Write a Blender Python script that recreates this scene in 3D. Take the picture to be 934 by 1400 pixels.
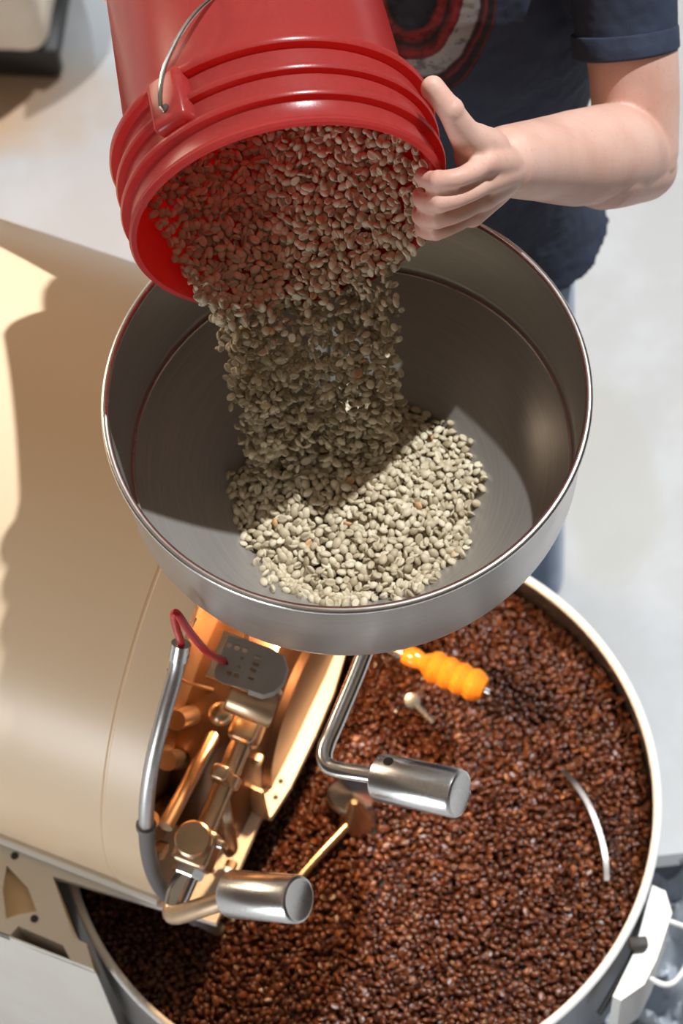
import bpy, bmesh, math, random
import numpy as np
from mathutils import Vector, Matrix, Quaternion
from mathutils.geometry import tessellate_polygon

for o in list(bpy.data.objects):
    bpy.data.objects.remove(o)
scene = bpy.context.scene
COL = scene.collection
random.seed(4); rng = np.random.default_rng(4)

# ------------------------------------------------------------------ camera
FPX = 3500.0
PITCH, ROLL = math.radians(61.25), math.radians(-5.75)
CAM = np.array([0.0, 0.0, 3.686])
FW = np.array([0, math.cos(PITCH), -math.sin(PITCH)])
_u = np.array([0, math.sin(PITCH), math.cos(PITCH)]); _x = np.array([1.0, 0, 0])
RT = math.cos(ROLL)*_x + math.sin(ROLL)*_u
UP = -math.sin(ROLL)*_x + math.cos(ROLL)*_u
cd = bpy.data.cameras.new('camera'); cam = bpy.data.objects.new('camera', cd); COL.objects.link(cam)
M = Matrix.Identity(4)
for i in range(3):
    M[i][0], M[i][1], M[i][2], M[i][3] = RT[i], UP[i], -FW[i], CAM[i]
cam.matrix_world = M
cd.sensor_fit = 'VERTICAL'; cd.sensor_height = 36.0; cd.sensor_width = 24.0
cd.lens = FPX/1400*36.0
cd.clip_start = 0.05; cd.clip_end = 60
cd.dof.use_dof = True; cd.dof.focus_distance = 2.50; cd.dof.aperture_fstop = 5.6
scene.camera = cam

# ------------------------------------------------------------------ light
w = bpy.data.worlds.new('world'); scene.world = w; w.use_nodes = True
bg = w.node_tree.nodes['Background']
bg.inputs[0].default_value = (1.0, 0.80, 0.60, 1); bg.inputs[1].default_value = 0.25

def add_light(name, kind, energy, color, loc, direction, **kw):
    ld = bpy.data.lights.new(name, kind); ld.energy = energy; ld.color = color
    for k, v in kw.items(): setattr(ld, k, v)
    o = bpy.data.objects.new(name, ld); COL.objects.link(o); o.location = loc
    o.rotation_euler = Vector(direction).to_track_quat('-Z', 'Y').to_euler()
    return o
# daylight from the roof lights behind the pourer (the warm work lamp under the hopper is built with its fixture)
add_light('sun', 'SUN', 4.4, (0.95, 0.98, 1.0), (2, 3, 6), (-0.39, -0.31, -1.0), angle=math.radians(0.9))
# low front-left area light added to brighten drum side and base; no door built
add_light('front_left_fill', 'AREA', 200, (0.93, 0.97, 1.0), (-2.9, -2.90, .80), (2.6, 4.2, 0.0), shape='RECTANGLE', size=3.0, size_y=1.5)
# warm area fill added at the back left for the drum; no windows built
add_light('back_left_fill', 'AREA', 640, (1.0, 0.80, 0.58), (-6.85, 5.2, 3.3), (6.5, -3.7, -2.1), shape='RECTANGLE', size=5.0, size_y=3.0)
vs = scene.view_settings
vs.view_transform = 'Standard'; vs.look = 'None'; vs.gamma = 1.0; vs.use_curve_mapping = False
vs.exposure = 0.0

# ------------------------------------------------------------------ helpers
def ray(x, y): return FW + RT*((x-467)/FPX) + UP*((700-y)/FPX)
def at(x, y, z):
    r = ray(x, y); return CAM + r*((z-CAM[2])/r[2])
def atw(x, y, depth): return CAM + ray(x, y)*depth
def atY(x, y, Y):
    r = ray(x, y); return CAM + r*(Y/r[1])
A28 = math.radians(28)
NV = np.array([math.cos(A28), -math.sin(A28), 0.0]); VV = np.array([math.sin(A28), math.cos(A28), 0.0])
ZV = np.array([0, 0, 1.0])
FC = np.array([-0.0958, 1.3936, 0.89]); RS = 0.36          # centre of the drum's front, drum radius
def fr(n, v, z): return FC*np.array([1, 1, 0]) + NV*n + VV*v + ZV*z
def at_n(x, y, n):
    r = ray(x, y); return CAM + r*((n-(CAM-FC)@NV)/(r@NV))
def nv(x, y, z):
    P = at(x, y, z); return ((P-FC)@NV, (P-FC)@VV)
def project(P):
    d = np.atleast_2d(P)-CAM; wz = d@FW
    return np.c_[467+FPX*(d@RT)/wz, 700-FPX*(d@UP)/wz, wz]

def tag(o, label, cat=None, group=None, kind=None):
    o['label'] = label
    if cat: o['category'] = cat
    if group: o['group'] = group
    if kind: o['kind'] = kind
    return o
def empty(name, loc, label, cat, group=None):
    o = bpy.data.objects.new(name, None); COL.objects.link(o); o.location = Vector(loc)
    o.empty_display_size = 0.05
    return tag(o, label, cat, group)
def world_loc(o):
    l = Vector(o.location)
    while o.parent:
        l = l + 0*l; o = o.parent
    return l
WL = {}
def finish(o, parent, centre):
    o.location = Vector(centre); WL[o.name] = Vector(centre)
    if parent is not None:
        o.parent = parent
        base = WL.get(parent.name, Vector(parent.location))
        o.matrix_parent_inverse = Matrix.Identity(4)
        o.location = Vector(centre) - base
    return o
def mesh_obj(name, verts, faces, mat, parent=None, smooth=True, sharp=35):
    V = np.array(verts, float); c = (V.min(0)+V.max(0))/2
    me = bpy.data.meshes.new(name); me.from_pydata((V-c).tolist(), [], [list(map(int, f)) for f in faces]); me.update()
    bm = bmesh.new(); bm.from_mesh(me); bmesh.ops.recalc_face_normals(bm, faces=bm.faces)
    if smooth:
        for f in bm.faces: f.smooth = True
        lim = math.radians(sharp)
        for e in bm.edges:
            if len(e.link_faces) == 2 and e.calc_face_angle(0) > lim: e.smooth = False
    bm.to_mesh(me); bm.free()
    if mat: me.materials.append(mat)
    o = bpy.data.objects.new(name, me); COL.objects.link(o)
    return finish(o, parent, c)
def basis(d, hint=(0, 0, 1)):
    d = np.array(d, float); d /= np.linalg.norm(d); h = np.array(hint, float)
    if abs(d@h) > .95: h = np.array([1.0, 0, 0])
    a = np.cross(h, d); a /= np.linalg.norm(a); b = np.cross(d, a)
    return a, b, d
def g_lathe(profile, origin, axis, seg=64, closed=False, hint=(0, 0, 1)):
    a, b, d = basis(axis, hint); o = np.array(origin, float); V = []; Fs = []
    n = len(profile)
    for i in range(seg):
        t = 2*math.pi*i/seg; e = math.cos(t)*a+math.sin(t)*b
        for r, z in profile: V.append(o+e*r+d*z)
    for i in range(seg):
        j = (i+1) % seg
        for k in range(n if closed else n-1):
            l = (k+1) % n
            Fs.append((i*n+k, j*n+k, j*n+l, i*n+l))
    if not closed:
        if profile[0][0] > 1e-5: Fs.append([i*n for i in range(seg)])
        if profile[-1][0] > 1e-5: Fs.append([i*n+n-1 for i in range(seg)])
    return V, Fs
def g_lathe_open(profile, origin, axis, seg=64, hint=(0, 0, 1)):
    V, Fs = g_lathe(profile, origin, axis, seg, False, hint)
    return V, [f for f in Fs if len(f) == 4]
def smooth_path(P, sub=6):
    P = np.array(P, float)
    if len(P) < 3 or sub < 2: return P
    Q = np.vstack([2*P[0]-P[1], P, 2*P[-1]-P[-2]]); out = []
    for i in range(1, len(Q)-2):
        p0, p1, p2, p3 = Q[i-1:i+3]
        for k in range(sub):
            t = k/sub
            out.append(.5*((2*p1)+(-p0+p2)*t+(2*p0-5*p1+4*p2-p3)*t*t+(-p0+3*p1-3*p2+p3)*t**3))
    out.append(Q[-2]); return np.array(out)
def g_tube(P, r, seg=12, dome=False, flat=None, hint=(0, 0, 1)):
    """tube along P; r scalar or per point; flat = (ka, kb) section scale; dome = round ends"""
    P = np.array(P, float); n = len(P)
    R = np.full(n, r, float) if np.isscalar(r) else np.interp(np.linspace(0, 1, n), np.linspace(0, 1, len(r)), r)
    if dome:
        d0 = (P[0]-P[1]); d0 /= np.linalg.norm(d0); d1 = (P[-1]-P[-2]); d1 /= np.linalg.norm(d1)
        an = [80, 60, 40, 20]
        pre = [P[0]+d0*R[0]*math.sin(math.radians(q)) for q in an]; rp = [R[0]*math.cos(math.radians(q)) for q in an]
        post = [P[-1]+d1*R[-1]*math.sin(math.radians(q)) for q in an[::-1]]; rq = [R[-1]*math.cos(math.radians(q)) for q in an[::-1]]
        P = np.vstack([pre, P, post]); R = np.concatenate([rp, R, rq]); n = len(P)
    T = np.gradient(P, axis=0); T /= np.linalg.norm(T, axis=1)[:, None]
    a, b, _ = basis(T[0], hint); V = []; ka, kb = flat or (1, 1)
    for i in range(n):
        a = a-T[i]*(a@T[i]); a /= np.linalg.norm(a); b = np.cross(T[i], a)
        for k in range(seg):
            t = 2*math.pi*k/seg
            V.append(P[i]+R[i]*(ka*math.cos(t)*a+kb*math.sin(t)*b))
    Fs = [(i*seg+k, i*seg+(k+1) % seg, (i+1)*seg+(k+1) % seg, (i+1)*seg+k) for i in range(n-1) for k in range(seg)]
    Fs += [list(range(seg))[::-1], list(range((n-1)*seg, n*seg))]
    return V, Fs
def g_loft(rings):
    n = len(rings[0]); V = [p for r in rings for p in r]
    Fs = [(i*n+k, i*n+(k+1) % n, (i+1)*n+(k+1) % n, (i+1)*n+k) for i in range(len(rings)-1) for k in range(n)]
    Fs += [list(range(n))[::-1], list(range((len(rings)-1)*n, len(rings)*n))]
    return V, Fs
def g_ellipsoid(c, r, ax=None, seg=20, rings=12):
    ax = np.eye(3) if ax is None else np.array(ax); V = []; Fs = []
    for i in range(rings+1):
        p = math.pi*(i+.02)/(rings+.04)
        for k in range(seg):
            t = 2*math.pi*k/seg
            q = np.array([math.sin(p)*math.cos(t)*r[0], math.sin(p)*math.sin(t)*r[1], math.cos(p)*r[2]])
            V.append(np.array(c)+q@ax)
    for i in range(rings):
        for k in range(seg): Fs.append((i*seg+k, i*seg+(k+1) % seg, (i+1)*seg+(k+1) % seg, (i+1)*seg+k))
    Fs += [list(range(seg)), list(range(rings*seg, (rings+1)*seg))]
    return V, Fs
def join(*gs):
    V = []; Fs = []
    for v, f in gs:
        k = len(V); V += list(v); Fs += [[i+k for i in q] for q in f]
    return V, Fs
def g_box(c, ax, size, bev=0.0, seg=2):
    """box centred c with axes ax (3 rows) and full sizes"""
    bm = bmesh.new(); bmesh.ops.create_cube(bm, size=1.0)
    for v in bm.verts: v.co = Vector((v.co.x*size[0], v.co.y*size[1], v.co.z*size[2]))
    if bev: bmesh.ops.bevel(bm, geom=list(bm.edges), offset=bev, segments=seg, profile=.5, affect='EDGES')
    bm.verts.index_update(); ax = np.array(ax, float)
    V = [np.array(c)+np.array(v.co)@ax for v in bm.verts]; Fs = [[v.index for v in f.verts] for f in bm.faces]
    bm.free(); return V, Fs
def g_plate(outline, holes, to3, t):
    """flat plate with real holes; 2D loops, to3(x, y, h) -> 3D, thickness t downward"""
    loops = [outline]+list(holes)
    tri = tessellate_polygon([[Vector((p[0], p[1], 0)) for p in l] for l in loops])
    flat = [p for l in loops for p in l]; n = len(flat)
    V = [to3(p[0], p[1], 0) for p in flat]+[to3(p[0], p[1], -t) for p in flat]
    Fs = [list(f) for f in tri]+[[i+n for i in f][::-1] for f in tri]
    k = 0
    for l in loops:
        m = len(l)
        for i in range(m): Fs.append((k+i, k+(i+1) % m, k+(i+1) % m+n, k+i+n))
        k += m
    return V, Fs
def circle2(cx, cy, r, n=16, ry=None): return [(cx+r*math.cos(2*math.pi*i/n), cy+(ry or r)*math.sin(2*math.pi*i/n)) for i in range(n)]
def remeshed(name, g, voxel, smooth_it, mat, parent=None, fac=.5):
    V, Fs = g
    me = bpy.data.meshes.new('tmp'); me.from_pydata([tuple(map(float, v)) for v in V], [], [list(map(int, f)) for f in Fs]); me.update()
    bm = bmesh.new(); bm.from_mesh(me); bmesh.ops.recalc_face_normals(bm, faces=bm.faces); bm.to_mesh(me); bm.free()
    t = bpy.data.objects.new('tmp', me); COL.objects.link(t)
    m = t.modifiers.new('r', 'REMESH'); m.mode = 'VOXEL'; m.voxel_size = voxel; m.use_smooth_shade = True
    if smooth_it:
        s = t.modifiers.new('s', 'SMOOTH'); s.iterations = smooth_it; s.factor = fac
    dg = bpy.context.evaluated_depsgraph_get()
    out = bpy.data.meshes.new_from_object(t.evaluated_get(dg))
    bpy.data.objects.remove(t)
    co = np.empty(len(out.vertices)*3); out.vertices.foreach_get('co', co); co = co.reshape(-1, 3)
    c = (co.min(0)+co.max(0))/2; co -= c; out.vertices.foreach_set('co', co.ravel())
    out.polygons.foreach_set('use_smooth', np.ones(len(out.polygons), bool)); out.update()
    out.name = name; out.materials.clear(); out.materials.append(mat)
    o = bpy.data.objects.new(name, out); COL.objects.link(o)
    return finish(o, parent, c)

# ------------------------------------------------------------------ materials
def new_mat(name):
    m = bpy.data.materials.new(name); m.use_nodes = True
    nt = m.node_tree; return m, nt, nt.nodes['Principled BSDF'], nt.nodes['Material Output']
def tex_noise(nt, scale, detail=4, rough=.55, vec=None):
    n = nt.nodes.new('ShaderNodeTexNoise'); n.inputs['Scale'].default_value = scale
    n.inputs['Detail'].default_value = detail; n.inputs['Roughness'].default_value = rough
    if vec is None:
        tc = nt.nodes.new('ShaderNodeTexCoord'); vec = tc.outputs['Object']
    nt.links.new(vec, n.inputs['Vector']); return n.outputs['Fac']
def ramp(nt, fac, stops):
    r = nt.nodes.new('ShaderNodeValToRGB'); e = r.color_ramp.elements
    e[0].position, e[0].color = stops[0][0], (*stops[0][1], 1)
    e[1].position, e[1].color = stops[-1][0], (*stops[-1][1], 1)
    for p, c in stops[1:-1]:
        q = e.new(p); q.color = (*c, 1)
    nt.links.new(fac, r.inputs['Fac']); return r.outputs['Color']
def bump(nt, b, fac, strength=.2, dist=.002):
    n = nt.nodes.new('ShaderNodeBump'); n.inputs['Strength'].default_value = strength; n.inputs['Distance'].default_value = dist
    nt.links.new(fac, n.inputs['Height']); nt.links.new(n.outputs['Normal'], b.inputs['Normal'])
def math_node(nt, op, a, b=None, c=None):
    n = nt.nodes.new('ShaderNodeMath'); n.operation = op
    for i, v in enumerate((a, b, c)):
        if v is None: continue
        if isinstance(v, (int, float)): n.inputs[i].default_value = v
        else: nt.links.new(v, n.inputs[i])
    return n.outputs[0]
def mix_rgb(nt, fac, a, b, mode='MIX'):
    n = nt.nodes.new('ShaderNodeMix'); n.data_type = 'RGBA'; n.blend_type = mode
    for i, v in ((0, fac), (6, a), (7, b)):
        if isinstance(v, (int, float)): n.inputs[i].default_value = v
        elif isinstance(v, tuple): n.inputs[i].default_value = (*v, 1)
        else: nt.links.new(v, n.inputs[i])
    return n.outputs[2]
def plain(name, c1, c2=None, rough=.5, metal=0., scale=20, bmp=0., bscale=200, spec=.5, sheen=0.):
    m, nt, b, out = new_mat(name)
    if c2:
        nt.links.new(ramp(nt, tex_noise(nt, scale), [(.3, c1), (.7, c2)]), b.inputs['Base Color'])
    else: b.inputs['Base Color'].default_value = (*c1, 1)
    b.inputs['Roughness'].default_value = rough; b.inputs['Metallic'].default_value = metal
    b.inputs['Specular IOR Level'].default_value = spec
    if sheen: b.inputs['Sheen Weight'].default_value = sheen
    if bmp: bump(nt, b, tex_noise(nt, bscale, 3), bmp)
    return m
def steel(name, col, rough=.3, radial=True, stretch=(1, 1, 1), bmp=.05, metal=1.):
    m, nt, b, out = new_mat(name)
    tc = nt.nodes.new('ShaderNodeTexCoord'); src = tc.outputs['Object']
    if radial:
        sp = nt.nodes.new('ShaderNodeSeparateXYZ'); nt.links.new(src, sp.inputs[0])
        ang = math_node(nt, 'ARCTAN2', sp.outputs[1], sp.outputs[0])
        rr = math_node(nt, 'SQRT', math_node(nt, 'ADD', math_node(nt, 'MULTIPLY', sp.outputs[0], sp.outputs[0]), math_node(nt, 'MULTIPLY', sp.outputs[1], sp.outputs[1])))
        cb = nt.nodes.new('ShaderNodeCombineXYZ')
        nt.links.new(math_node(nt, 'MULTIPLY', ang, .8), cb.inputs[0])
        nt.links.new(math_node(nt, 'MULTIPLY', rr, 90.), cb.inputs[1])
        nt.links.new(math_node(nt, 'MULTIPLY', sp.outputs[2], 260.), cb.inputs[2]); vec = cb.outputs[0]
    else:
        mp = nt.nodes.new('ShaderNodeMapping'); mp.inputs['Scale'].default_value = stretch
        nt.links.new(src, mp.inputs['Vector']); vec = mp.outputs[0]
    fine = tex_noise(nt, 2.2, 5, .65, vec); big = tex_noise(nt, 9, 4)
    c = ramp(nt, fine, [(.25, tuple(x*.86 for x in col)), (.75, tuple(min(1, x*1.1) for x in col))])
    nt.links.new(c, b.inputs['Base Color']); b.inputs['Metallic'].default_value = metal
    r = math_node(nt, 'ADD', math_node(nt, 'MULTIPLY', big, .22), rough-.11); nt.links.new(r, b.inputs['Roughness'])
    bump(nt, b, fine, bmp, .0006)
    return m
MAT = {}
MAT['hopper'] = steel('brushed_hopper_steel', (.43, .405, .38), .33, metal=.6)
MAT['rim'] = steel('polished_rim_steel', (.74, .73, .71), .26, False, (40, 40, 40), .02)
MAT['steel'] = steel('bright_steel', (.70, .69, .67), .2, False, (4, 4, 160), .02)
MAT['turned'] = steel('turned_handle_steel', (.66, .65, .64), .27, False, (160, 160, 160), .02)
MAT['pipe'] = steel('conduit_zinc', (.56, .55, .54), .38, False, (30, 30, 30), .05)
MAT['bronze'] = steel('warm_face_metal', (.62, .45, .30), .34, False, (20, 20, 20), .05)
MAT['brownmetal'] = steel('dark_bronze_casting', (.16, .085, .05), .42, False, (20, 20, 20), .05)
MAT['greymetal'] = plain('grey_zinc_plate', (.30, .285, .26), (.36, .34, .31), .48, .35, 30)
MAT['cream'] = plain('cream_enamel', (.84, .635, .425), (.86, .66, .45), .33, 0, 4, .03, 300)
MAT['plate'] = plain('pale_enamel', (.76, .72, .65), (.82, .79, .74), .38, 0, 9)
MAT['tanbox'] = plain('tan_inner_panel', (.55, .40, .23), (.62, .46, .28), .6, 0, 12)
MAT['black'] = plain('black_plastic', (.012, .012, .013), None, .45)
MAT['dark'] = plain('dark_rubber', (.03, .028, .027), None, .6)
MAT['white'] = plain('white_enamel', (.84, .84, .82), None, .35)
MAT['redwire'] = plain('red_insulation', (.55, .012, .02), None, .35)
MAT['graytape'] = plain('grey_flex_sleeve', (.16, .15, .15), None, .5)
MAT['bail'] = steel('bail_wire', (.58, .56, .54), .25, False, (60, 60, 60), .02)
MAT['orange_wood'] = plain('lacquered_orange_wood', (.60, .15, .012), (.74, .23, .02), .16, 0, 30)
MAT['sack'] = plain('jute_sack', (.70, .60, .48), (.80, .72, .62), .85, 0, 8, .4, 120)
MAT['jeans'] = plain('blue_denim', (.10, .17, .30), (.17, .26, .42), .8, 0, 14, .25, 700, sheen=.3)
MAT['hair'] = plain('brown_hair', (.07, .04, .02), None, .6)
MAT['shoe'] = plain('brown_leather', (.08, .045, .025), None, .5)
MAT['eye'] = plain('eye_white', (.8, .78, .75), None, .2)
MAT['bin'] = plain('grey_bin', (.06, .065, .075), (.09, .095, .11), .4, 0, 10)

def mat_skin():
    m, nt, b, out = new_mat('skin')
    big = tex_noise(nt, 16, 4); spots = tex_noise(nt, 240, 3)
    c = ramp(nt, big, [(.3, (.66, .37, .285)), (.55, (.74, .46, .37)), (.75, (.77, .50, .415))])
    c2 = ramp(nt, spots, [(.24, (.7, .5, .42)), (.40, (1, 1, 1))])
    nt.links.new(mix_rgb(nt, .4, c, c2, 'MULTIPLY'), b.inputs['Base Color'])
    b.inputs['Roughness'].default_value = .52; b.inputs['Subsurface Weight'].default_value = .12
    b.inputs['Subsurface Radius'].default_value = (.008, .003, .0015); b.inputs['Subsurface Scale'].default_value = 1.
    bump(nt, b, spots, .12, .0008); return m
MAT['skin'] = mat_skin()
def mat_red():
    m, nt, b, out = new_mat('red_bucket_plastic')
    n = tex_noise(nt, 180, 4)
    nt.links.new(ramp(nt, n, [(.3, (.40, .060, .055)), (.7, (.45, .072, .066))]), b.inputs['Base Color'])
    b.inputs['Roughness'].default_value = .25
    bump(nt, b, tex_noise(nt, 420, 3), .10, .0006)
    tr = nt.nodes.new('ShaderNodeBsdfTranslucent'); tr.inputs[0].default_value = (.9, .06, .045, 1)
    mx = nt.nodes.new('ShaderNodeMixShader'); mx.inputs[0].default_value = .48
    nt.links.new(b.outputs[0], mx.inputs[1]); nt.links.new(tr.outputs[0], mx.inputs[2]); nt.links.new(mx.outputs[0], out.inputs[0])
    return m
MAT['red'] = mat_red()
def mat_bean(name, stops, rough, spec=.5):
    m, nt, b, out = new_mat(name)
    at_ = nt.nodes.new('ShaderNodeAttribute'); at_.attribute_name = 'tint'
    c = ramp(nt, at_.outputs['Fac'], stops)
    n = tex_noise(nt, 380, 3)
    nt.links.new(mix_rgb(nt, .35, c, ramp(nt, n, [(.3, (.6, .58, .55)), (.7, (1, 1, 1))]), 'MULTIPLY'), b.inputs['Base Color'])
    b.inputs['Roughness'].default_value = rough; b.inputs['Specular IOR Level'].default_value = spec
    return m
MAT['green_bean'] = mat_bean('green_coffee', [(0., (.27, .205, .12)), (.25, (.44, .365, .235)), (.6, (.58, .50, .345)), (.93, (.72, .645, .475)), (1., (.62, .36, .18))], .5)
MAT['roast_bean'] = mat_bean('roasted_coffee', [(0., (.040, .011, .005)), (.45, (.080, .022, .008)), (.85, (.145, .044, .014)), (1., (.25, .085, .026))], .36)
def mat_floor():
    m, nt, b, out = new_mat('sealed_concrete')
    c = ramp(nt, tex_noise(nt, 2.2, 5, .6), [(.3, (.375, .38, .385)), (.5, (.41, .422, .435)), (.7, (.43, .448, .465))])
    s = ramp(nt, tex_noise(nt, 9, 5, .6), [(.45, (.93, .92, .91)), (.6, (1, 1, 1))])
    base = mix_rgb(nt, 1., c, s, 'MULTIPLY')
    tc = nt.nodes.new('ShaderNodeTexCoord'); sp = nt.nodes.new('ShaderNodeSeparateXYZ'); nt.links.new(tc.outputs['Object'], sp.inputs[0])
    x, y = sp.outputs[0], sp.outputs[1]
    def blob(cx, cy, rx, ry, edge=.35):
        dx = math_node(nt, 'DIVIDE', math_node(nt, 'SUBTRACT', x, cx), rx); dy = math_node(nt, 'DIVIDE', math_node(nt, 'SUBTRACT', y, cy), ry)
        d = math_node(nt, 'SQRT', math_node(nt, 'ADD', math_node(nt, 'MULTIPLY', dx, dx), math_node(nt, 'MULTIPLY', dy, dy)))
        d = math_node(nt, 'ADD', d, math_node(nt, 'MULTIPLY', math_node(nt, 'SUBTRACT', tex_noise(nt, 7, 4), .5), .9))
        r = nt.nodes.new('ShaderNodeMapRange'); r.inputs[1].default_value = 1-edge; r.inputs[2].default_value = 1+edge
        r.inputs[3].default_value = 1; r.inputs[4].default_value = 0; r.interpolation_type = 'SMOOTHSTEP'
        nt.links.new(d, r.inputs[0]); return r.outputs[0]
    base = mix_rgb(nt, math_node(nt, 'MULTIPLY', blob(-.35, 2.55, .35, .28, .6), .30), base, (.50, .38, .34))   # reddish dust stain
    base = mix_rgb(nt, math_node(nt, 'MULTIPLY', blob(-.72, 2.93, .34, .13, .4), .8), base, (.42, .25, .13))    # brown stain with the pallet's warm shadow painted in
    base = mix_rgb(nt, math_node(nt, 'MULTIPLY', blob(.44, 2.02, .075, .19, .25), .75), base, (.36, .36, .33))  # soft-edged grey patch
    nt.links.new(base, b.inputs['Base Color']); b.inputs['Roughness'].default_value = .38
    bump(nt, b, tex_noise(nt, 60, 4), .08, .001); return m
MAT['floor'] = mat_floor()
def mat_film(name, col, fac):
    m, nt, b, out = new_mat(name)
    b.inputs['Base Color'].default_value = (*col, 1); b.inputs['Roughness'].default_value = .18
    tr = nt.nodes.new('ShaderNodeBsdfTransparent')
    mx = nt.nodes.new('ShaderNodeMixShader'); mx.inputs[0].default_value = fac
    nt.links.new(tr.outputs[0], mx.inputs[1]); nt.links.new(b.outputs[0], mx.inputs[2]); nt.links.new(mx.outputs[0], out.inputs[0])
    return m
MAT['film'] = mat_film('plastic_film', (.62, .68, .76), .55)

# ------------------------------------------------------------------ setting
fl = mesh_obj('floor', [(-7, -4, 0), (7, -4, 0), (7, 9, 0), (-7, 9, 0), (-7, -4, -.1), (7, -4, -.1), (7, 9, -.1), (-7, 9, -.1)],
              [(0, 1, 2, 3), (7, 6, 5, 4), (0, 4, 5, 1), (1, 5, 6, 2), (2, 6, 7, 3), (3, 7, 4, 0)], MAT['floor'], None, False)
# keep the floor's texture space in world coordinates
_c = Vector(fl.location)
for v in fl.data.vertices: v.co += _c
fl.location = (0, 0, 0)
tag(fl, 'pale grey sealed concrete floor with faint stains', kind='structure')

wb = mesh_obj('wall_back', *g_box((0, 8.95, 2.5), np.eye(3), (14, .1, 5.0)), plain('white_painted_wall', (.7, .69, .67), (.74, .73, .71), .7, 0, 3), None, False)
tag(wb, 'white painted back wall of the workshop', kind='structure')
dark_wall = plain('fill_cutting_wall', (.045, .028, .020), (.075, .048, .035), .8, 0, 5)  # for unseen walls, added dark to cut fill light on beans and shirt
for nm, c_, sz, lb in (('wall_front', (0, -3.0, 2.5), (14, .1, 5.0), 'dark wall added out of view behind the photographer to cut fill light'), ('wall_left', (-6.95, 3, 2.5), (.1, 12, 5.0), 'dark wall added out of view past the roaster drum to cut fill light'), ('wall_right', (6.95, 3, 2.5), (.1, 12, 5.0), 'dark wall added out of view past the collecting bin to cut fill light')):
    tag(mesh_obj(nm, *g_box(c_, np.eye(3), sz), dark_wall, None, False), lb, kind='structure')

# ------------------------------------------------------------------ roaster
roaster = empty('coffee_roaster', fr(-.5, 0, 0), 'cream enamelled drum coffee roaster with shiny brass and steel front fittings', 'coffee roaster')
# drum shell: arch-shaped jacket with rolled end bands, standing on the base plate
def arch(n, R, z0=.80, seg=56):
    pts = []
    zz = z0-FC[2]; th0 = math.asin(max(-1, zz/R))
    for i in range(seg+1):
        t = th0+(math.pi-2*th0)*i/seg
        pts.append(fr(n, R*math.cos(t), FC[2]+R*math.sin(t)))
    return pts
LEN = 1.25
rings = [arch(n, r) for n, r in ((0, RS-.018), (0, RS), (-.012, RS+.001), (-.05, RS+.001), (-.0515, RS-.0012), (-.0535, RS-.0012), (-.055, RS), (-LEN, RS), (-LEN, RS-.05))]
k = len(rings[0])
V = [p for r in rings for p in r]
Fs = [(i*k+j, i*k+j+1, (i+1)*k+j+1, (i+1)*k+j) for i in range(len(rings)-1) for j in range(k-1)]
Fs.append([(len(rings)-1)*k+j for j in range(k)])
shell = mesh_obj('drum_shell', V, Fs, MAT['cream'], roaster, sharp=25)
# rolled foot strip where the shell meets the plate
foot = [fr(n, -RS*math.cos(math.asin((FC[2]-.80)/RS))-.006, .806) for n in (-LEN, 0.0)]
mesh_obj('shell_foot', *g_tube(foot, .007, 10), MAT['plate'], roaster)
# recessed metal front
def half(R, z0=.80, n=.0, seg=48): return arch(n, R, z0, seg)
f0 = half(RS-.018, .802, -.03); f1 = half(RS-.018, .802, -.045); m_ = len(f0)
mesh_obj('face_plate', f0+f1, [list(range(m_)), list(range(2*m_-1, m_-1, -1))]+[(i, (i+1) % m_, (i+1) % m_+m_, i+m_) for i in range(m_)], MAT['bronze'], roaster)
# dark round door casting on the face
def half_disc(n, r, zc=.803, vc=-.055, seg=40): return [fr(n, vc+r*math.cos(math.pi*i/seg), zc+r*math.sin(math.pi*i/seg)) for i in range(seg+1)]
mesh_obj('door_casting', *g_loft([half_disc(n, r) for n, r in ((-.03, .205), (.040, .205), (.050, .200), (.055, .185), (.057, .12), (.066, .115), (.068, .05))]), MAT['brownmetal'], roaster)
# base plate with its cut-outs (a shelf over the cooling tray) and the cabinet under it
H2 = lambda x, y, h: fr(x, y, .80+h)
edge = [nv(295, 1262, .8), nv(358, 1115, .8), nv(371, 1117, .8), nv(397, 1076, .8), nv(432, 1003, .8), nv(456, 947, .8), nv(470, 900, .8), (.072, .07), (.05, .14), (.0, .30), (-.03, .36)]
outline = [(-LEN, -.462), nv(128, 1325, .8), nv(118, 1290, .8), nv(101, 1282, .8), nv(72, 1198, .8)]+edge+[(-.25, .36), (-LEN, .36)]
slot = [nv(25, 1266, .8), nv(12, 1281, .8), nv(97, 1313, .8), nv(86, 1292, .8)]
leaf = [nv(9, 1183, .8), nv(3, 1215, .8), nv(8, 1256, .8), nv(26, 1250, .8), nv(50, 1246, .8), nv(38, 1213, .8)]
mesh_obj('base_plate', *g_plate(outline, [slot, leaf], H2, .012), MAT['plate'], roaster, sharp=20)
# a bent steel flap in the leaf-shaped opening and the tan panel below
cab = [(-LEN, -.46), (-.035, -.46), (-.11, -.40), (-.15, -.355), (-.245, -.20), (-.245, .34), (-LEN, .34)]
mesh_obj('base_cabinet', *g_plate(cab, [slot], lambda x, y, h: fr(x, y, .788+h), .778), MAT['plate'], roaster, sharp=20)
lf = [nv(-6, 1180, .79), nv(-6, 1262, .79), nv(56, 1252, .79), nv(46, 1212, .79), nv(14, 1176, .79)]
mesh_obj('tan_flap', *g_plate(lf, [], lambda x, y, h: fr(x, y, .792+h), .005), MAT['tanbox'], roaster, sharp=20)
na, nb = np.array(nv(72, 1198, .79)), np.array(nv(103, 1286, .79))
nl = [tuple(na+[-.004, 0]), tuple(nb+[-.004, 0]), tuple(nb+[.016, -.004]), tuple(nb+[.016, .002]), tuple(nb+[.002, .002]), tuple(na+[.002, 0])]
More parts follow.
